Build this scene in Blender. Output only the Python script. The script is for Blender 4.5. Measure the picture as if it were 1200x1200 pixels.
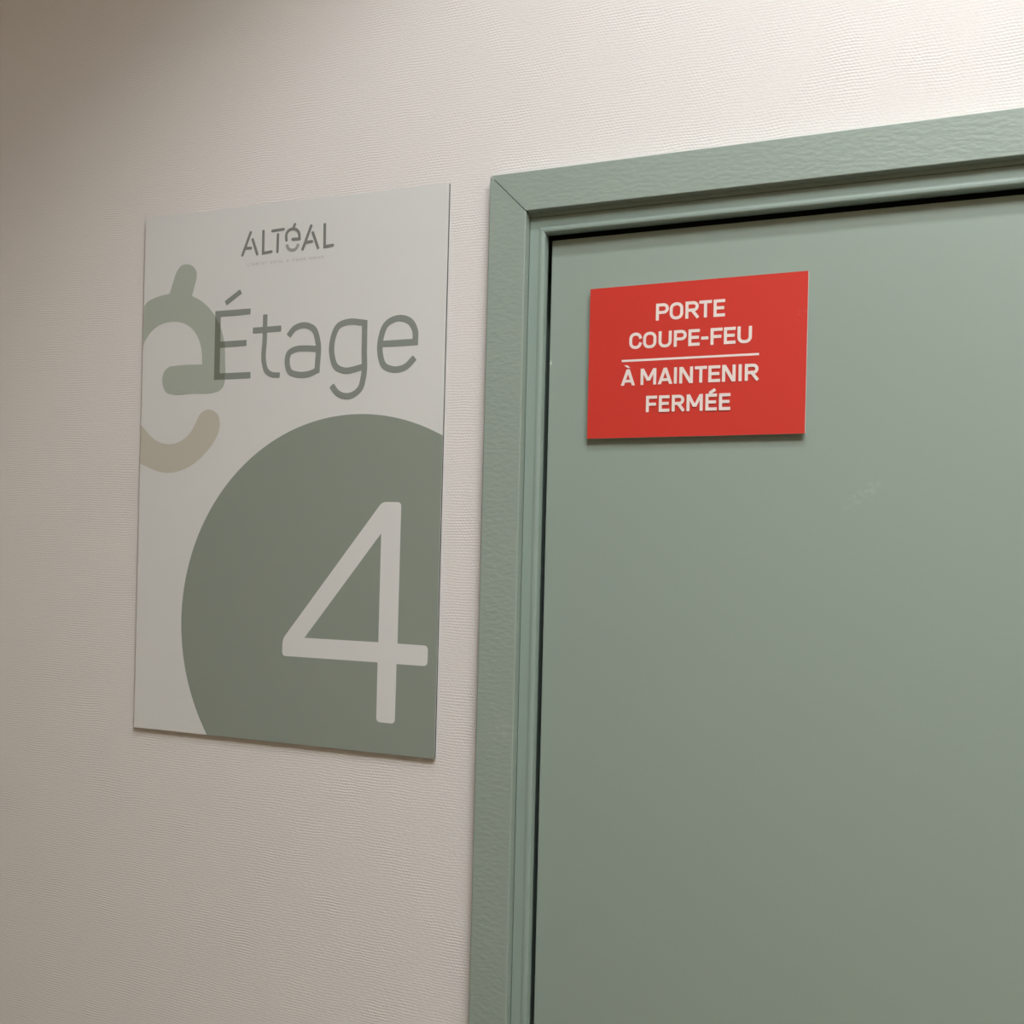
import bpy, bmesh, math, random
from mathutils import Vector, Matrix
from mathutils.geometry import tessellate_polygon
for o in list(bpy.data.objects): bpy.data.objects.remove(o)
random.seed(4)
SC = bpy.context.scene
COL = SC.collection

# ------------------------------------------------------------------ camera
cam_d = bpy.data.cameras.new('camera'); cam = bpy.data.objects.new('camera', cam_d); COL.objects.link(cam)
cam_d.sensor_width = 36.0; cam_d.sensor_fit = 'HORIZONTAL'; cam_d.lens = 36.0*1207.5/1200.0
cam_d.clip_start = 0.01
YAW, PITCH, ROLL = .40441, .03008, .02482
fw = Vector((-math.sin(YAW)*math.cos(PITCH), math.cos(YAW)*math.cos(PITCH), math.sin(PITCH)))
rt = Vector((math.cos(YAW), math.sin(YAW), 0)); up = rt.cross(fw)
r2 = rt*math.cos(ROLL) + up*math.sin(ROLL); u2 = -rt*math.sin(ROLL) + up*math.cos(ROLL)
M = Matrix.Identity(4)
for i in range(3): M[i][0] = r2[i]; M[i][1] = u2[i]; M[i][2] = -fw[i]
M.translation = Vector((.8861, -.9539, 1.7325))
cam.matrix_world = M
SC.camera = cam

# ------------------------------------------------------------------ world, exposure
w = bpy.data.worlds.new('world'); SC.world = w; w.use_nodes = True
w.node_tree.nodes['Background'].inputs[0].default_value = (.9, .85, .78, 1)
w.node_tree.nodes['Background'].inputs[1].default_value = 0.02
SC.view_settings.view_transform = 'Standard'; SC.view_settings.look = 'None'
SC.view_settings.gamma = 1.0; SC.view_settings.use_curve_mapping = False
SC.view_settings.exposure = 0.0

# ------------------------------------------------------------------ lights
CEIL = 3.3
SPOT = (.80, -.70, 2.94)          # rim of the round downlight (bulb sits .25 above it)
SPOT_W = 37.5; SPOT_COL = (.96, .985, 1.0)
PANEL = (1.5, -1.3, CEIL-.06)   # unseen ceiling panel, added for broad soft light from above
PANEL_E = 23.0; PANEL_COL = (.97, .985, 1.0)
def light(name, kind, loc, **k):
    d = bpy.data.lights.new(name, kind); o = bpy.data.objects.new(name, d); COL.objects.link(o); o.location = loc
    for a, b in k.items(): setattr(d, a, b)
    return o
light('downlight_bulb', 'POINT', (SPOT[0], SPOT[1], SPOT[2]+.25), energy=SPOT_W, color=SPOT_COL, shadow_soft_size=.05)

# ------------------------------------------------------------------ materials
def newmat(name):
    m = bpy.data.materials.new(name); m.use_nodes = True
    return m, m.node_tree.nodes, m.node_tree.links, m.node_tree.nodes['Principled BSDF']
def math_node(N, L, op, a, b=None):
    n = N.new('ShaderNodeMath'); n.operation = op
    for i, v in enumerate((a, b)):
        if v is None: continue
        if isinstance(v, (int, float)): n.inputs[i].default_value = v
        else: L.new(v, n.inputs[i])
    return n.outputs[0]
def mat(name, col, rough=.5, var=.03, scale=6, bump=0, bscale=300, bstretch=(1, 1, 1), metal=0, spec=.5, bdist=.001, marks=()):
    m, N, L, B = newmat(name)
    B.inputs['Roughness'].default_value = rough; B.inputs['Metallic'].default_value = metal
    B.inputs['Specular IOR Level'].default_value = spec
    tc = N.new('ShaderNodeTexCoord')
    n = N.new('ShaderNodeTexNoise'); n.inputs['Scale'].default_value = scale; n.inputs['Detail'].default_value = 4
    L.new(tc.outputs['Object'], n.inputs['Vector'])
    r = N.new('ShaderNodeMix'); r.data_type = 'RGBA'
    r.inputs[6].default_value = tuple(c*(1-var) for c in col)+(1,); r.inputs[7].default_value = tuple(min(1, c*(1+var)) for c in col)+(1,)
    L.new(n.outputs['Fac'], r.inputs[0]); out = r.outputs[2]
    for (cx, cz, ang, la, lb, gain) in marks:       # worn streaks at their own places on the surface
        mp = N.new('ShaderNodeMapping'); mp.vector_type = 'TEXTURE'
        mp.inputs['Location'].default_value = (cx, 0, cz); mp.inputs['Rotation'].default_value = (0, ang, 0); mp.inputs['Scale'].default_value = (la, 1000, lb)
        L.new(tc.outputs['Object'], mp.inputs['Vector'])
        ln = N.new('ShaderNodeVectorMath'); ln.operation = 'LENGTH'; L.new(mp.outputs[0], ln.inputs[0])
        f = math_node(N, L, 'SUBTRACT', 1.0, ln.outputs['Value']); f = math_node(N, L, 'MAXIMUM', f, 0.0)
        sn = N.new('ShaderNodeTexNoise'); sn.inputs['Scale'].default_value = 220; sn.inputs['Detail'].default_value = 5
        L.new(tc.outputs['Object'], sn.inputs['Vector'])
        s = math_node(N, L, 'SUBTRACT', sn.outputs['Fac'], .42); s = math_node(N, L, 'MAXIMUM', s, 0.0)
        f = math_node(N, L, 'MULTIPLY', f, s); f = math_node(N, L, 'MULTIPLY', f, gain)
        f = math_node(N, L, 'MINIMUM', f, 1.0)
        x = N.new('ShaderNodeMix'); x.data_type = 'RGBA'; x.inputs[7].default_value = (.75, .8, .74, 1)
        L.new(f, x.inputs[0]); L.new(out, x.inputs[6]); out = x.outputs[2]
    L.new(out, B.inputs['Base Color'])
    if bump:
        mp = N.new('ShaderNodeMapping'); mp.inputs['Scale'].default_value = bstretch; L.new(tc.outputs['Object'], mp.inputs['Vector'])
        b = N.new('ShaderNodeTexNoise'); b.inputs['Scale'].default_value = bscale; b.inputs['Detail'].default_value = 3
        L.new(mp.outputs[0], b.inputs['Vector'])
        bm_ = N.new('ShaderNodeBump'); bm_.inputs['Strength'].default_value = bump; bm_.inputs['Distance'].default_value = bdist
        L.new(b.outputs['Fac'], bm_.inputs['Height']); L.new(bm_.outputs[0], B.inputs['Normal'])
    return m
def wall_mat(name, col, axis='X'):
    """painted woven glass-fibre wallpaper: raised weft threads with a finer warp"""
    m, N, L, B = newmat(name)
    B.inputs['Roughness'].default_value = .62; B.inputs['Specular IOR Level'].default_value = .35
    tc = N.new('ShaderNodeTexCoord'); sp = N.new('ShaderNodeSeparateXYZ')
    wn = N.new('ShaderNodeTexNoise'); wn.inputs['Scale'].default_value = 28; wn.inputs['Detail'].default_value = 4
    L.new(tc.outputs['Object'], wn.inputs['Vector'])
    L.new(tc.outputs['Object'], sp.inputs[0])
    X = sp.outputs[axis]; Z = sp.outputs['Z']
    wob = math_node(N, L, 'MULTIPLY', math_node(N, L, 'SUBTRACT', wn.outputs['Fac'], .5), .0065)
    zz = math_node(N, L, 'ADD', Z, wob); xx = math_node(N, L, 'ADD', X, wob)
    a = math_node(N, L, 'SINE', math_node(N, L, 'MULTIPLY', zz, 2*math.pi/.0029))
    b = math_node(N, L, 'SINE', math_node(N, L, 'MULTIPLY', xx, 2*math.pi/.0037))
    c = math_node(N, L, 'SINE', math_node(N, L, 'MULTIPLY', zz, math.pi/.0029))
    ab = math_node(N, L, 'MULTIPLY', b, c)
    h = math_node(N, L, 'ADD', math_node(N, L, 'MULTIPLY', a, .6), math_node(N, L, 'MULTIPLY', ab, .38))
    pn = N.new('ShaderNodeTexNoise'); pn.inputs['Scale'].default_value = 22; pn.inputs['Detail'].default_value = 6
    L.new(tc.outputs['Object'], pn.inputs['Vector'])
    amp = math_node(N, L, 'MULTIPLY', math_node(N, L, 'POWER', pn.outputs['Fac'], 2.6), 4.6)
    h = math_node(N, L, 'MULTIPLY', h, amp)
    fn = N.new('ShaderNodeTexNoise'); fn.inputs['Scale'].default_value = 260; fn.inputs['Detail'].default_value = 3
    L.new(tc.outputs['Object'], fn.inputs['Vector'])
    h = math_node(N, L, 'ADD', h, math_node(N, L, 'MULTIPLY', fn.outputs['Fac'], 2.2))
    bp = N.new('ShaderNodeBump'); bp.inputs['Strength'].default_value = WEAVE; bp.inputs['Distance'].default_value = .00012
    L.new(h, bp.inputs['Height']); L.new(bp.outputs[0], B.inputs['Normal'])
    r = N.new('ShaderNodeMix'); r.data_type = 'RGBA'
    r.inputs[6].default_value = tuple(v*.975 for v in col)+(1,); r.inputs[7].default_value = tuple(min(1, v*1.02) for v in col)+(1,)
    L.new(pn.outputs['Fac'], r.inputs[0]); L.new(r.outputs[2], B.inputs['Base Color'])
    return m
WEAVE = .85
WALLC = (.768, .745, .725)
M_wall = wall_mat('painted_woven_wallpaper', WALLC)
M_wall_y = wall_mat('painted_woven_wallpaper_side', WALLC, 'Y')
M_side = mat('painted_side_wall', (.53, .43, .30), .7, .02, 3, .2, 200)
M_ceil = mat('ceiling_paint', (.72, .66, .58), .8, .02, 3, .2, 200)
M_floor = mat('floor_linoleum', (.15, .13, .11), .45, .18, 60)
GREEN = (.297, .368, .318)
M_door = mat('sage_door_paint', GREEN, .42, .02, 3, .05, 120, bdist=.0006, marks=((.812, 1.783, -.72, .026, .008, .8), (.511, 1.915, 0, .002, .004, 6.0)))
M_cas = mat('sage_casing_paint', (.302, .370, .324), .42, .03, 8, .8, 190, (.7, 1, 1.5), bdist=.0006, marks=((.478, 1.545, 1.0, .018, .02, .5),))
M_cas_h = mat('sage_casing_paint_head', (.302, .370, .324), .42, .03, 8, .8, 190, (.6, 1, 1.5), bdist=.0006)
M_frame = mat('sage_frame_paint', (.275, .355, .315), .5, .02, 6, .12, 60, (1, 1, .2), bdist=.0008)
M_white = mat('sign_white_film', (.71, .72, .71), .33, .015, 4)
M_core = mat('sign_dark_core', (.05, .052, .055), .6)
M_back = mat('sign_back_skin', (.45, .45, .45), .5)
M_disc = mat('print_sage', (.27, .313, .27), .36, .01, 4)
M_emb = mat('print_pale_sage', (.41, .46, .405), .33, .01, 4)
M_smile = mat('print_beige', (.55, .53, .455), .33, .01, 4)
M_ink = mat('print_grey_green', (.26, .29, .265), .36, .01, 4)
M_ink2 = mat('print_overlap_green', (.175, .20, .16), .36, .01, 4)
M_logo = mat('print_logo_grey', (.225, .232, .22), .36, .01, 4)
M_logo2 = mat('print_logo_light_grey', (.36, .365, .35), .36, .01, 4)
M_tag = mat('print_tagline_grey', (.47, .475, .46), .36, .01, 4)
M_red = mat('sign_red_film', (.62, .042, .03), .35, .02, 8, marks=((.757, 1.949, -.5, .006, .004, 1.2),))
M_rededge = mat('red_sign_edge', (.55, .56, .52), .5)
M_redtext = mat('print_pink_white', (.84, .74, .70), .4, .01, 4)
M_foam = mat('adhesive_foam', (.06, .06, .06), .9)
M_metal = mat('brushed_metal', (.6, .6, .6), .3, .05, 40, metal=1)
M_black = mat('rubber_seal', (.02, .022, .02), .8)
M_baffle = mat('black_baffle', (.03, .03, .03), .6)
M_lampbody = mat('lamp_white_enamel', (.8, .8, .8), .35)
def emit(name, col, s):
    m, N, L, B = newmat(name)
    B.inputs['Base Color'].default_value = (.8, .8, .8, 1)
    n = N.new('ShaderNodeTexNoise'); n.inputs['Scale'].default_value = 3
    B.inputs['Emission Color'].default_value = col+(1,); B.inputs['Emission Strength'].default_value = s
    return m
M_panel = emit('added_panel_diffuser', PANEL_COL, PANEL_E)

# ------------------------------------------------------------------ helpers
def obj(name, verts, faces, m, parent=None, smooth=False):
    me = bpy.data.meshes.new(name); me.from_pydata([tuple(v) for v in verts], [], faces); me.validate(); me.update()
    bm = bmesh.new(); bm.from_mesh(me); bmesh.ops.recalc_face_normals(bm, faces=bm.faces); bm.to_mesh(me); bm.free()
    me.materials.append(m)
    if smooth:
        for p in me.polygons: p.use_smooth = True
    o = bpy.data.objects.new(name, me); COL.objects.link(o)
    if parent: o.parent = parent; o.matrix_parent_inverse = Matrix.Translation(-parent.location)
    return o
def empty(name, loc):
    o = bpy.data.objects.new(name, None); o.location = loc; o.empty_display_size = .05; COL.objects.link(o); return o
def box_vf(x0, x1, y0, y1, z0, z1):
    v = [(x, y, z) for x in (x0, x1) for y in (y0, y1) for z in (z0, z1)]
    return v, [(0, 1, 3, 2), (4, 6, 7, 5), (0, 4, 5, 1), (2, 3, 7, 6), (0, 2, 6, 4), (1, 5, 7, 3)]
def boxes(name, bl, m, parent=None):
    V, F = [], []
    for b in bl:
        v, f = box_vf(*b); k = len(V); V += v; F += [tuple(i+k for i in q) for q in f]
    return obj(name, V, F, m, parent)
def bevel(o, w, seg=2):
    bm = bmesh.new(); bm.from_mesh(o.data)
    bmesh.ops.bevel(bm, geom=list(bm.edges), offset=w, segments=seg, profile=.5, affect='EDGES')
    bm.to_mesh(o.data); bm.free(); return o
def struct(o): o['kind'] = 'structure'; return o
def quad_slab(name, corners, y0, y1, m, parent):
    """slab with the four (x, z) corners, from depth y0 (front) to y1 (back)"""
    V = [(x, y0, z) for x, z in corners]+[(x, y1, z) for x, z in corners]
    F = [(0, 1, 2, 3), (7, 6, 5, 4)]+[(i, (i+1) % 4, 4+(i+1) % 4, 4+i) for i in range(4)]
    return obj(name, V, F, m, parent)

# flat print helpers -- shapes in millimetres (x, z) in the plane of the sign
def smooth_line(P, closed=False, n=7):
    """Catmull-Rom through the points; a third entry marks a sharp corner"""
    N_ = len(P); out = []
    rng = range(N_) if closed else range(N_-1)
    for i in rng:
        p1, p2 = P[i], P[(i+1) % N_]
        p0 = P[(i-1) % N_] if (closed or i > 0) and len(p1) < 3 else None
        p3 = P[(i+2) % N_] if (closed or i < N_-2) and len(p2) < 3 else None
        a, b = Vector(p1[:2]), Vector(p2[:2]); d = (b-a).length
        def tan(pp, q, pn):
            u, v, w_ = Vector(pp[:2]), Vector(q[:2]), Vector(pn[:2])
            d1, d2 = (v-u).length, (w_-v).length
            t = ((v-u)/d1*d2+(w_-v)/d2*d1)/(d1+d2)
            return t
        m1 = tan(p0, p1, p2)*d if p0 is not None else (b-a)
        m2 = tan(p1, p2, p3)*d if p3 is not None else (b-a)
        for k in range(n):
            t = k/n; t2, t3 = t*t, t*t*t
            out.append(a*(2*t3-3*t2+1)+m1*(t3-2*t2+t)+b*(-2*t3+3*t2)+m2*(t3-t2))
    if not closed: out.append(Vector(P[-1][:2]))
    return out
def fillet(P, r, n=5):
    out = []; N_ = len(P)
    for i in range(N_):
        p = Vector(P[i][:2]); rr = P[i][2] if len(P[i]) > 2 else r
        a = Vector(P[i-1][:2]); b = Vector(P[(i+1) % N_][:2])
        if rr <= 0: out.append(p); continue
        ua, ub = (a-p), (b-p); k = min(rr, ua.length*.45, ub.length*.45); ua.normalize(); ub.normalize()
        s, e = p+ua*k, p+ub*k
        for j in range(n+1):
            t = j/n; out.append(s*(1-t)**2+p*2*t*(1-t)+e*t*t)
    return out
class Print:
    def __init__(s, x0, z0, y): s.V = []; s.F = []; s.x0, s.z0, s.y = x0, z0, y; s.k = 0
    def add(s, pts): 
        b = len(s.V); s.V += [(s.x0+p[0]/1000, s.y-.000012*s.k, s.z0+p[1]/1000) for p in pts]; return b
    def poly(s, *loops):
        ls = [[Vector((p[0], p[1], 0)) for p in l] for l in loops]
        flat = [p for l in ls for p in l]; b = s.add(flat)
        s.F += [tuple(b+i for i in t) for t in tessellate_polygon(ls)]; s.k += 1
    def stroke(s, P, wd, cap='butt', closed=False):
        h = wd/2; n = len(P); L_, R_ = [], []
        P = [Vector(p[:2]) for p in P]
        for i in range(n):
            a = P[i-1] if (closed or i > 0) else None; b = P[(i+1) % n] if (closed or i < n-1) else None
            da = (P[i]-a).normalized() if a is not None else None; db = (b-P[i]).normalized() if b is not None else None
            if da is None: da = db
            if db is None: db = da
            na = Vector((-da.y, da.x)); nb = Vector((-db.y, db.x)); m_ = (na+nb)
            if m_.length < 1e-6: m_ = na
            m_.normalize(); c = max(.35, m_.dot(nb))
            L_.append(P[i]+m_*h/c); R_.append(P[i]-m_*h/c)
        b = s.add(L_+R_)
        for i in range(2*n):       # ink crossing itself lies a hair above what is under it
            v = s.V[b+i]; s.V[b+i] = (v[0], v[1]-.00001*(i % n)/n, v[2])
        for i in range(n if closed else n-1):
            j = (i+1) % n; s.F.append((b+i, b+j, b+n+j, b+n+i))
        if not closed:
            for P0, P1 in ((P[0], P[1]), (P[-1], P[-2])):
                d = (P0-P1).normalized(); nn = Vector((-d.y, d.x)); c = h if cap == 'round' else h*cap if isinstance(cap, float) else 0
                if c <= 0: continue
                pts = [P0+nn*h*math.cos(t)+d*c*math.sin(t) for t in [math.pi*k/10 for k in range(11)]]
                k0 = s.add(pts); s.F.append(tuple(k0+q for q in range(11)))
        s.k += 1
    def build(s, name, m, parent):
        # all faces wound towards the viewer (-y)
        F = []
        for f in s.F:
            a, b_, c = (Vector(s.V[i]) for i in f[:3])
            F.append(f if (b_-a).cross(c-a).y < 0 else tuple(reversed(f)))
        me = bpy.data.meshes.new(name); me.from_pydata(s.V, [], F); me.materials.append(m)
        o = bpy.data.objects.new(name, me); COL.objects.link(o)
        o.parent = parent; o.matrix_parent_inverse = Matrix.Translation(-parent.location)
        return o

def arc(cx, cy, rx, ry, a0, a1, n=8):
    return [(cx+rx*math.cos(math.radians(a0+(a1-a0)*i/n)), cy+ry*math.sin(math.radians(a0+(a1-a0)*i/n))) for i in range(n+1)]
def glyph(ch, w, asp):
    """centre lines of a DIN-like capital in a box w wide (in units of centre-line cap height 1); asp is unused width scale"""
    r = min(w/2, .34)
    if ch in 'ÉE':
        g = [[(w, 1), (0, 1), (0, 0), (w, 0)], [(0, .51), (w*.9, .51)]]
        if ch == 'É': g.append([(w*.42, 1.2), (w*.82, 1.36)])
        return g
    if ch == 'F': return [[(w, 1), (0, 1), (0, 0)], [(0, .48), (w*.88, .48)]]
    if ch == 'L': return [[(0, 1), (0, 0), (w, 0)]]
    if ch == 'H': return [[(0, 0), (0, 1)], [(w, 0), (w, 1)], [(0, .5), (w, .5)]]
    if ch == 'I': return [[(w/2, 0), (w/2, 1)]]
    if ch == 'T': return [[(0, 1), (w, 1)], [(w/2, 1), (w/2, 0)]]
    if ch == '-': return [[(0, .42), (w, .42)]]
    if ch == "'": return [[(w/2, 1), (w/2, .75)]]
    if ch == 'P': return [[(0, 0), (0, 1)]+arc(w-.27, .73, .27, .27, 90, -90)+[(0, .46)]]
    if ch == 'R': return [[(0, 0), (0, 1)]+arc(w-.27, .74, .26, .26, 90, -90)+[(0, .48)], [(w*.5, .48), (w, 0)]]
    if ch == 'B': return [[(0, 0), (0, 1)]+arc(w-.27, .75, .25, .25, 90, -90)+[(0, .5)], [(w*.5, .5)]+arc(w-.25, .25, .25, .25, 90, -90)+[(0, 0)]]
    if ch == 'U': return [[(0, 1)]+arc(r, r, r, r, 180, 270)+arc(w-r, r, r, r, 270, 360)+[(w, 1)]]
    if ch == 'O': return ['closed', arc(w-r, 1-r, r, r, 0, 90)+arc(r, 1-r, r, r, 90, 180)+arc(r, r, r, r, 180, 270)+arc(w-r, r, r, r, 270, 360)]
    if ch == 'C': return [arc(w-r, 1-r, r, r, 15, 90)+arc(r, 1-r, r, r, 90, 180)+arc(r, r, r, r, 180, 270)+arc(w-r, r, r, r, 270, 345)]
    if ch == 'G': return [arc(w-r, 1-r, r, r, 15, 90)+arc(r, 1-r, r, r, 90, 180)+arc(r, r, r, r, 180, 270)+arc(w-r, r, r, r, 270, 360)+[(w, .48), (w*.55, .48)]]
    if ch == 'S': return [arc(w-.25, .75, .25, .25, 30, 90)+arc(.25, .75, .25, .25, 90, 250)+arc(w-.25, .25, .25, .25, 70, -90)+arc(.25, .25, .25, .25, 270, 210)]
    return []
def put_glyph(pr, ch, x0, x1, zb, zc, s):
    """letter whose ink fills x0..x1 and zb..zc (mm)"""
    para = lambda xa, za, xb, zb_, k=1.1: pr.poly([(xa, za), (xb, zb_), (xb+s*k, zb_), (xa+s*k, za)])
    if ch in 'AÀVNM':       # letters with slanted strokes, cut level at cap line and base line
        k = 1.08; m = (x0+x1)/2-s*k/2
        if ch in 'AÀ':
            para(x0, zb, m, zc); para(x1-s*k, zb, m, zc)
            q = zb+(zc-zb)*.27; d = (x1-x0)*.2; pr.poly([(x0+d, q-s*.45), (x1-d, q-s*.45), (x1-d, q+s*.45), (x0+d, q+s*.45)])
            if ch == 'À': pr.poly([(m-s*.9, zc+s*1.35), (m+s*.3, zc+s*1.35), (m+s*1.3, zc+s*.45), (m+s*.35, zc+s*.45)])
        elif ch == 'V': para(x0, zc, m, zb); para(x1-s*k, zc, m, zb)
        else:
            pr.poly([(x0, zb), (x0+s, zb), (x0+s, zc), (x0, zc)]); pr.poly([(x1-s, zb), (x1, zb), (x1, zc), (x1-s, zc)])
            if ch == 'N': para(x0, zc, x1-s*1.2, zb, 1.2)
            else: q = zb+(zc-zb)*.25; para(x0, zc, m, q); para(x1-s*k, zc, m, q)
        return
    H = (zc-zb)-s; W = (x1-x0)-s
    g = glyph(ch, max(W, .01)/H, 1); closed = bool(g) and g[0] == 'closed'
    for pl in (g[1:] if closed else g):
        pts = [(x0+s/2+p[0]*H, zb+s/2+p[1]*H) for p in pl]
        if not closed:     # run butt ends out to the ink box
            ext = []
            for P0, P1 in ((pts[0], pts[1]), (pts[-1], pts[-2])):
                d = (Vector(P0)-Vector(P1)).normalized(); ext.append(tuple(Vector(P0)+d*s*.42))
            pts = [ext[0]]+pts[1:-1]+[ext[1]]
        pr.stroke(pts, s, .15, closed)

# ------------------------------------------------------------------ room shell
XL, XR, YF = -1.5, 2.5, -2.9
DX0, DX1, DZ = .507, 1.442, 2.044          # clear opening of the door frame
T = .16                                     # wall thickness
OX0, OX1, OZ = DX0-.035, DX1+.035, DZ+.035  # rough opening
def hole_wall():
    xs = [XL, OX0, OX1, XR]; zs = [0, OZ, CEIL]
    V, F = [], []
    for y in (0, T):
        for x in xs:
            for z in zs: V.append((x, y, z))
    I = lambda j, a, b: j*12+a*3+b
    for j in (0, 1):
        for a in range(3):
            for b in range(2):
                if a == 1 and b == 0: continue
                F.append((I(j, a, b), I(j, a+1, b), I(j, a+1, b+1), I(j, a, b+1)))
    rim = [(0, 0), (1, 0), (1, 1), (2, 1), (2, 0), (3, 0), (3, 1), (3, 2), (2, 2), (1, 2), (0, 2), (0, 1)]
    for k in range(12):
        a, b = rim[k], rim[(k+1) % 12]; F.append((I(0, *a), I(0, *b), I(1, *b), I(1, *a)))
    return obj('wall_back', V, F, M_wall)
struct(hole_wall())
struct(boxes('wall_left', [(XL-.15, XL, YF, T, 0, CEIL)], M_side))
struct(boxes('wall_right', [(XR, XR+.15, YF, T, 0, CEIL)], M_side))
struct(boxes('wall_front', [(XL-.15, XR+.15, YF-.15, YF, 0, CEIL)], M_side))
struct(boxes('floor', [(XL-.15, XR+.15, YF-.15, T, -.12, 0)], M_floor))
struct(boxes('ceiling', [(XL-.15, XR+.15, YF-.15, T, CEIL, CEIL+.12)], M_ceil))
b = bevel(boxes('baseboard_back', [(XL, .4494, -.012, 0, 0, .08), (1.4996, XR, -.012, 0, 0, .08)], M_cas), .002); struct(b)
b = bevel(boxes('baseboard_left', [(XL, XL+.012, YF, -.012, 0, .08)], M_cas), .002); struct(b)
b = bevel(boxes('baseboard_right', [(XR-.012, XR, YF, -.012, 0, .08)], M_cas), .002); struct(b)

# ------------------------------------------------------------------ door: frame, casings, leaf
door = empty('door_1', (DX0, 0, 0)); struct(door)
door['label'] = 'sage green painted fire door with mitred casing, left of which hangs the floor sign'
def sweep(name, prof, m, legs, x0, x1, z1, parent, gap=0.0):
    """closed profile [(t, y)] pushed out by t from the rectangle x0..x1 / 0..z1; legs picks left, head, right"""
    V, F = [], []; n = len(prof)
    path = lambda t: [(x0-t, 0), (x0-t, z1+t), (x1+t, z1+t), (x1+t, 0)]
    for leg in legs:
        b0 = len(V)
        for end in (0, 1):
            for t, y in prof:
                p = path(t)[leg+end]; x, z = p
                if gap:
                    if leg == 0 and end == 1: z -= gap
                    if leg == 1: x += gap*(1 if end == 0 else -1)
                    if leg == 2 and end == 0: z -= gap
                V.append((x, y, z))
        for i in range(n): F.append((b0+i, b0+(i+1) % n, b0+n+(i+1) % n, b0+n+i))
        F.append(tuple(b0+i for i in range(n))); F.append(tuple(b0+n+i for i in range(n)))
    return obj(name, V, F, m, parent)
# profile of the frame: flat face, small raised bead, rounded arris, deep rebate with stop
fp = [(.0335, -.0012), (.0173, -.0012), (.0172, .0008), (.0163, .0008), (.0162, -.0012), (.0070, -.0012), (.0058, -.0014), (.0046, -.0018), (.0036, -.0019), (.0027, -.0018)]
fp += [(.0027-.0027*math.sin(a), .0009-.0027*math.cos(a)) for a in [math.radians(k) for k in (15, 30, 45, 60, 75, 90)]]
fp += [(0, .0085), (.014, .0085), (.014, .056), (-.014, .056), (-.014, T-.001), (.0335, T-.001)]
fr = sweep('door_frame', fp, M_frame, (0, 1, 2), DX0, DX1, DZ, door)
for p in fr.data.polygons:
    p.use_smooth = False
cw = .0405
def casing_prof(r=.0011):
    P = [(-cw, 0)]
    P += [(-cw+r-r*math.cos(a), -.0118+r-r*math.sin(a)) for a in (0, .39, .78, 1.18, 1.57)]
    P += [(-r+r*math.sin(a), -.0118+r-r*math.cos(a)) for a in (0, .39, .78, 1.18, 1.57)]
    return P+[(0, 0)]
CX0, CX1, CZ = .4494, 1.4996, 2.1056
for i, leg in enumerate((0, 1, 2)):
    sweep('casing', casing_prof(), M_cas_h if leg == 1 else M_cas, (leg,), CX0, CX1, CZ, door, .0006)
leaf = boxes('door_leaf', [(DX0+.0026, DX1-.0026, .012, .052, .006, 2.0398)], M_door, door); bevel(leaf, .0008, 2)
seal = sweep('door_seal', [(-.0135, .0525), (-.0135, .0558), (.0135, .0558), (.0135, .0525)], M_black, (0, 1, 2), DX0, DX1, DZ, door)
# lever handle, below the frame of the photograph
hx, hz = .572, 1.02
pl = boxes('handle_plate', [(hx-.02, hx+.02, .006, .012, hz-.13, hz+.07)], M_metal, leaf); bevel(pl, .002, 2)
def tube(name, pts, r, m, parent, n=14):
    V, F = [], []
    for i, p in enumerate(pts):
        p = Vector(p); a = Vector(pts[max(i-1, 0)]); b_ = Vector(pts[min(i+1, len(pts)-1)]); d = (b_-a).normalized()
        s = d.cross(Vector((0, 0, 1))); s = s.normalized() if s.length > .01 else Vector((1, 0, 0)); t = s.cross(d)
        V += [tuple(p+(s*math.cos(2*math.pi*k/n)+t*math.sin(2*math.pi*k/n))*r) for k in range(n)]
    for i in range(len(pts)-1):
        for k in range(n): F.append((i*n+k, i*n+(k+1) % n, (i+1)*n+(k+1) % n, (i+1)*n+k))
    F.append(tuple(range(n))); F.append(tuple((len(pts)-1)*n+k for k in range(n)))
    return obj(name, V, F, m, parent, True)
tube('lever', [(hx, .008, hz), (hx, -.035, hz), (hx+.004, -.044, hz), (hx+.014, -.048, hz), (hx+.12, -.048, hz)], .009, M_metal, leaf)

# measured outlines of the print, millimetres (x, z - 1500); a third entry marks a sharp corner
EMB = [(-7.4,504.0,1),(-0.6,507.8),(14.3,513.5),(33.9,516.5,1),(38.8,530.3),(44.0,542.6),(50.0,548.3),(58.4,549.3),(66.9,546.2),(72.4,539.8),(73.2,533.5),(70.6,522.9),(67.3,511.4,1),(82.2,503.7),(97.0,491.1),(110.0,472.1),(116.5,452.0),(118.1,432.3),(118.9,412.6),(117.2,404.5),(112.0,399.0),(103.0,396.6),(72.2,396.5),(43.0,396.5),(33.9,399.3),(28.7,407.0),(27.3,415.5),(30.1,424.6),(37.3,429.4),(45.7,430.3),(85.3,430.2,1),(83.7,447.2),(77.7,462.4),(64.7,475.7),(47.7,482.1),(30.7,482.3),(15.9,477.8),(5.5,469.9),(-2.7,457.6),(-7.0,448.4,1)]
SMILE = [(0.2,361.0,1),(4.9,355.4),(13.7,347.5),(25.1,341.3),(39.1,338.4),(52.7,339.8),(64.7,345.5),(73.8,354.0),(79.4,363.5),(84.4,372.0),(90.2,376.1),(98.1,377.5),(106.2,374.6),(111.6,369.1),(113.6,360.6),(111.8,350.0),(105.0,338.5),(94.9,327.9),(82.0,317.4),(68.9,310.5),(55.5,306.3),(40.6,304.7),(25.3,306.4),(11.2,310.9),(-0.3,315.9,1)]
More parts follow.
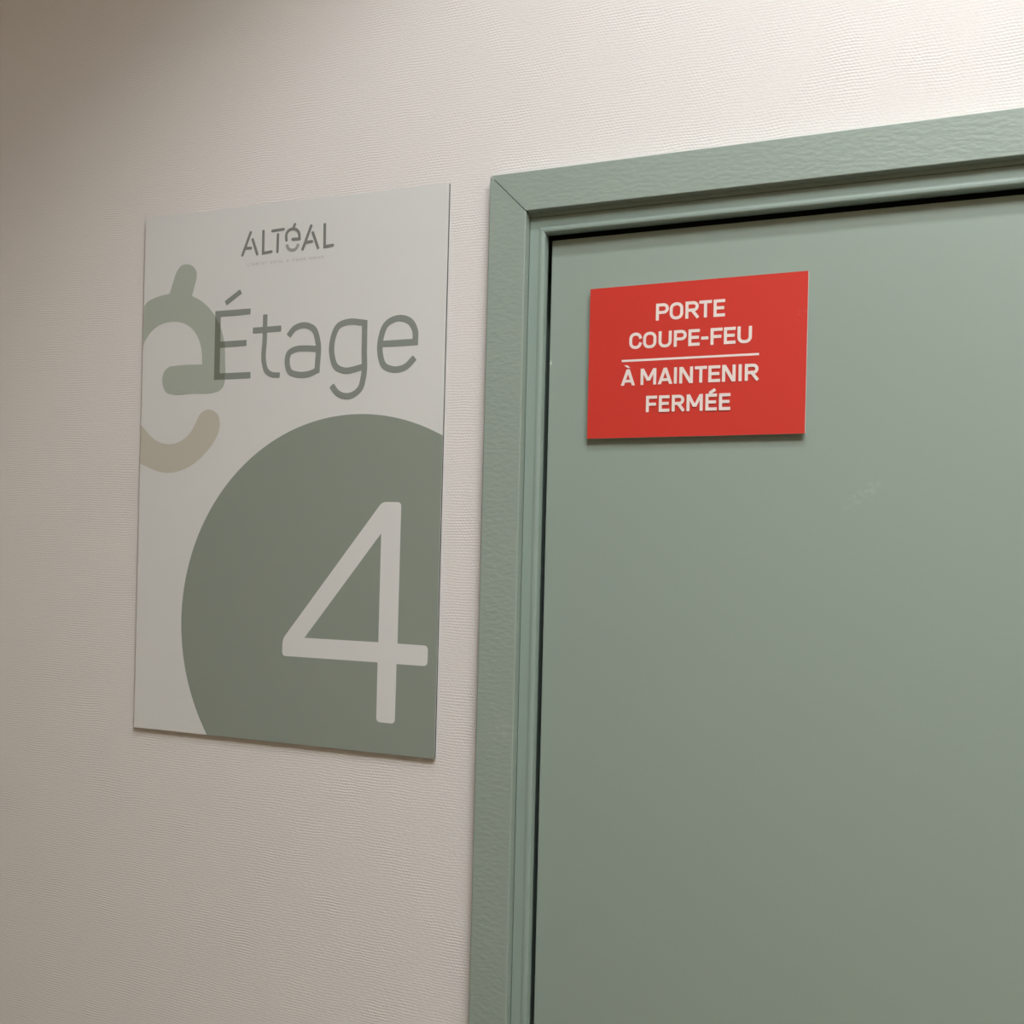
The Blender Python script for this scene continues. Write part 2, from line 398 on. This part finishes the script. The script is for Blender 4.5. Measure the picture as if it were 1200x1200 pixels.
E_CAP = [(101.9,491.1,1),(151.7,491.0,1),(151.4,484.2,1),(109.9,483.8,1),(110.7,455.3,1),(147.3,455.3,1),(147.5,448.4,1),(110.6,447.9,1),(111.0,418.7,1),(154.2,418.5,1),(154.5,411.2,1),(103.2,411.3,1)]
E_ACUTE = [(116.6,499.3),(137.1,511.3)]
T_STEM = [(172.0,482.4),(172.3,455.5),(172.8,426.5),(175.8,419.2),(182.4,414.6),(193.9,413.1)]
T_BAR = [(156.1,465.3),(193.8,465.5)]
A_MAIN = [(204.6,456.7),(211.7,464.2),(225.9,467.2),(237.8,461.9),(242.8,450.3),(243.5,416.4,1),(234.6,413.3),(217.8,412.8),(207.5,416.5),(203.7,426.7),(205.9,437.3),(215.1,441.2),(226.9,441.4),(243.0,440.0)]
G_BOWL = [(302.3,465.1,1),(296.5,466.1),(283.6,467.6),(269.1,463.6),(262.7,450.6),(262.4,431.0),(267.4,419.6),(279.0,414.6),(291.9,415.7),(302.7,418.0)]
G_STEM = [(302.3,465.1,1),(302.7,436.0),(302.7,406.9),(299.0,394.7),(289.6,387.8),(278.3,387.1),(270.1,390.8),(262.9,398.8)]
E_LOW = [(325.6,441.2,1),(364.6,441.2,1),(364.2,453.1),(358.5,462.9),(343.7,467.7),(329.1,462.0),(322.9,447.3),(322.8,429.4),(327.4,418.3),(339.3,413.2),(353.1,415.1),(364.3,424.4)]
LOGO_SMILE = [(198.1,559.4),(200.6,554.9),(205.2,552.8),(210.5,553.9),(213.6,558.9)]
LOGO = [
    [(148.2,578.2),(137.6,553.0)],
    [(151.2,569.8),(158.2,552.6)],
    [(141.3,560.5),(149.2,560.2)],
    [(165.8,577.9),(166.3,552.8,1),(177.6,553.5)],
    [(178.2,577.0),(193.2,577.5)],
    [(185.8,572.1),(185.8,552.8)],
    [(197.6,564.6),(197.2,571.0),(199.8,575.1),(205.1,576.7),(210.5,575.4),(213.9,571.6),(214.9,564.7,1),(205.8,564.9)],
    [(206.0,577.1),(208.3,581.5)],
    [(229.9,577.7),(219.6,552.6)],
    [(232.4,569.8),(239.8,552.3)],
    [(224.6,559.8),(231.6,560.1)],
    [(247.7,577.5),(248.3,552.8,1),(258.9,553.4)],
]
ROWS = [
    (1950.0,1966.4,[('P',621.0,633.6),('O',634.5,647.7),('R',649.8,662.7),('T',663.0,675.2),('E',676.7,687.6)]),
    (1923.6,1939.5,[('C',595.0,607.6),('O',608.8,622.0),('U',624.1,637.0),('P',639.1,651.6),('E',653.2,664.2),('-',665.4,672.4),('F',674.4,685.7),('E',686.9,698.0),('U',699.6,713.0)]),
    (1888.2,1904.0,[('À',587.3,601.6),('M',607.1,622.7),('A',624.2,638.6),('I',639.9,643.0),('N',645.2,658.4),('T',660.0,671.8),('E',673.0,684.3),('N',686.0,698.6),('I',701.2,704.4),('R',707.1,719.8)]),
    (1861.5,1877.4,[('F',613.1,624.1),('E',625.8,636.3),('R',638.5,650.7),('M',652.8,668.3),('É',670.8,681.7),('E',683.6,694.3)]),
]

# ------------------------------------------------------------------ floor sign (white panel with print)
SB = (.0031, 0, 1.505)
YS = -.005
sign = empty('floor_sign', (.1975, YS, 1.507))
sign['label'] = 'large white and sage wall sign reading Étage 4 beside the door'; sign['category'] = 'sign'
SC4 = [(-.0064, 2.1107), (.3996, 2.1060), (.4002, 1.5092), (.0031, 1.5051)]
q = quad_slab('panel_face', SC4, YS, YS+.0004, M_white, sign)
quad_slab('panel_core', SC4, YS+.0004, YS+.0027, M_core, sign)
quad_slab('panel_back', SC4, YS+.0027, YS+.0031, M_back, sign)
for (x, z) in ((.03, 2.02), (.33, 2.02), (.03, 1.56), (.33, 1.56)):
    boxes('adhesive_pad', [(x, x+.04, YS+.0031, -.00003, z, z+.05)], M_foam, sign)
def pr(k=0): return Print(0, 1.5, YS-.00012-.00008*k)
# round sage field, clipped by the right and bottom edges of the panel
cx, cz_, R = 296.1, 138.6, 228.3
bl, br, tr = (3.1, 5.1), (400.2, 9.2), (399.6, 606.0)
def zbot(x): return 5.1+(x-3.1)*(9.2-5.1)/(400.2-3.1)+.15
def xright(z): return 400.2-(z-9.2)*.6/596.8-.03
pts = []
for k in range(0, 361):
    a = math.radians(k); x, z = cx+R*math.cos(a), cz_+R*math.sin(a)
    if z >= zbot(x) and x <= xright(z): pts.append((x, z, k))
ks = [p[2] for p in pts]
i0 = min(ks); i1 = max(ks)
loop = [p[:2] for p in pts if i0 <= p[2] <= i1]
xr_ = xright(cz_+100); dz = math.sqrt(R*R-(xr_-cx)**2); 
loop = [p for p in loop]
a_ = math.asin(-(cz_-zbot(120))/R); xb = cx+R*math.cos(math.pi-a_)
loop = [(xright(cz_+dz), cz_+dz)]+loop+[(xb, zbot(xb)), (xright(9.4), zbot(399)), ]
p = pr(0); p.poly(loop); p.build('round_field', M_disc, sign)
EMB[0] = (-4.3, 504.0, 1); EMB[-1] = (-3.5, 450.5, 1); SMILE[0] = (-2.2, 362.0, 1); SMILE[-1] = (-1.5, 315.6, 1)
p = pr(0); p.poly(smooth_line(EMB, True)); p.build('accented_letter_emblem', M_emb, sign)
p = pr(0); p.poly(smooth_line(SMILE, True)); p.build('smile_emblem', M_smile, sign)
four = [(330.3, 272.6), (353.3, 272.6), (353.5, 124.4, 0), (389.5, 124.4), (389.4, 103.2), (353.0, 103.0, 0), (352.9, 40.8), (330.5, 40.8), (330.2, 103.2, 0), (209.1, 102.2), (209.1, 120.6)]
p = pr(1); p.poly(fillet(four, 5.0), [(330.1, 239.3), (330.4, 124.4), (237.6, 123.6)]); p.build('numeral', M_white, sign)
# word: E with accent, t, a, g, e
SW = 6.9
p = pr(1); p.poly(fillet([q_[:2] for q_ in E_CAP], .7)); p.stroke(E_ACUTE, 6.0, .15)
p.stroke(smooth_line(T_STEM), 6.2, .15); p.stroke(T_BAR, 6.9, .15)
p.stroke(smooth_line(A_MAIN), SW, .15); p.stroke(smooth_line(G_BOWL[::-1]+G_STEM[1:]), SW, .15); p.stroke(smooth_line(E_LOW), SW, .15)
p.build('lettering', M_ink, sign)
# where the letter E crosses the pale emblem the two inks show darker
p = pr(2)
p.poly([(102.1, 484.6), (102.6, 484.0), (109.9, 478.0 if False else 474.0), (110.7, 455.3), (116.2, 455.3), (117.6, 448.2), (110.6, 447.9), (111.0, 418.7), (118.9, 418.7), (118.3, 411.3), (103.2, 411.3)])
p.build('ink_overlap', M_ink2, sign)
# small logo lettering
p = pr(1)
for s_ in LOGO: p.stroke(smooth_line(s_, n=5), 3.4, 'round')
p.build('logo_lettering', M_logo, sign)
p = pr(1); p.stroke(smooth_line(LOGO_SMILE, n=5), 3.7, .2); p.build('logo_smile', M_logo2, sign)
p = pr(1); txt = "L'HABITAT SOCIAL À VISAGE HUMAIN"
wd = {' ': .6, 'I': .16, "'": .16, 'M': .85, 'À': .7, 'A': .7, 'V': .7}
tw = sum(wd.get(c, .6)+.33 for c in txt); sc = (249.0-145.2)/tw; x = 145.2
for c in txt:
    a = wd.get(c, .6)*sc
    if c != ' ': put_glyph(p, c, x, x+a, 539.9, 542.9, .42)
    x += a+.33*sc
p.build('tagline_lettering', M_tag, sign)

# ------------------------------------------------------------------ red notice on the door
YR = .006
red = empty('door_notice', (.658, YR, 1.838))
red['label'] = 'red rectangular notice reading PORTE COUPE-FEU À MAINTENIR FERMÉE on the door'; red['category'] = 'sign'
RC4 = [(.5538, 1.9856), (.7629, 1.9870), (.7619, 1.8384), (.5538, 1.8371)]
quad_slab('panel_face', RC4, YR, YR+.0003, M_red, red)
quad_slab('panel_core', [(RC4[0][0], RC4[0][1]), (RC4[1][0]+.0004, RC4[1][1]), (RC4[2][0]+.0004, RC4[2][1]-.0003), (RC4[3][0], RC4[3][1]-.0003)], YR+.0003, YR+.0022, M_rededge, red)
for (x, z) in ((.57, 1.93), (.71, 1.93), (.57, 1.85), (.71, 1.85)):
    boxes('adhesive_pad', [(x, x+.035, YR+.0022, .01197, z, z+.04)], M_foam, red)
p = Print(0, 0, YR-.00012)
for zb, zc, ls in ROWS:
    for ch, a, b_ in ls: put_glyph(p, ch, a, b_, zb, zc, 2.95)
p.build('lettering', M_redtext, red)
p = Print(0, 0, YR-.00012); p.stroke([(587.7, 1912.4), (719.8, 1912.8)], 2.1); p.build('rule_line', M_redtext, red)

# ------------------------------------------------------------------ ceiling downlight and added soft-light panel
dl = empty('downlight', (SPOT[0], SPOT[1], CEIL))
dl['label'] = 'round white ceiling downlight with black baffle above the door'; dl['category'] = 'ceiling lamp'
n = 48; ro, ri = .285, .27; z0, z1 = SPOT[2], CEIL
V, F = [], []
for r_, z in ((ri, z0), (ro, z0), (ro, z1), (ri, z1-.004)):
    V += [(SPOT[0]+r_*math.cos(2*math.pi*k/n), SPOT[1]+r_*math.sin(2*math.pi*k/n), z) for k in range(n)]
for j in (0, 1, 2):
    for k in range(n): F.append((j*n+k, j*n+(k+1) % n, (j+1)*n+(k+1) % n, (j+1)*n+k))
obj('housing', V, F, M_lampbody, dl)
V, F = [], []
for r_, z in ((ri-.0005, z0+.001), (ri-.0005, z1-.006), (.0, z1-.006)):
    V += [(SPOT[0]+r_*math.cos(2*math.pi*k/n), SPOT[1]+r_*math.sin(2*math.pi*k/n), z) for k in range(n)]
for k in range(n): F.append((k, (k+1) % n, n+(k+1) % n, n+k))
F.append(tuple(range(n, 2*n)))
obj('baffle', V, F, M_baffle, dl)
pn = empty('added_soft_light_panel', (PANEL[0], PANEL[1], CEIL))
pn['label'] = 'unseen rectangular ceiling panel added for soft light'; pn['category'] = 'ceiling lamp'
w2, d2 = .6, .3
boxes('panel_frame', [(PANEL[0]-w2-.02, PANEL[0]-w2, PANEL[1]-d2-.02, PANEL[1]+d2+.02, CEIL-.06, CEIL), (PANEL[0]+w2, PANEL[0]+w2+.02, PANEL[1]-d2-.02, PANEL[1]+d2+.02, CEIL-.06, CEIL),
    (PANEL[0]-w2, PANEL[0]+w2, PANEL[1]-d2-.02, PANEL[1]-d2, CEIL-.06, CEIL), (PANEL[0]-w2, PANEL[0]+w2, PANEL[1]+d2, PANEL[1]+d2+.02, CEIL-.06, CEIL)], M_lampbody, pn)
boxes('diffuser', [(PANEL[0]-w2, PANEL[0]+w2, PANEL[1]-d2, PANEL[1]+d2, CEIL-.055, CEIL-.04)], M_panel, pn)  # glowing surface of the added panel, supplies the soft light
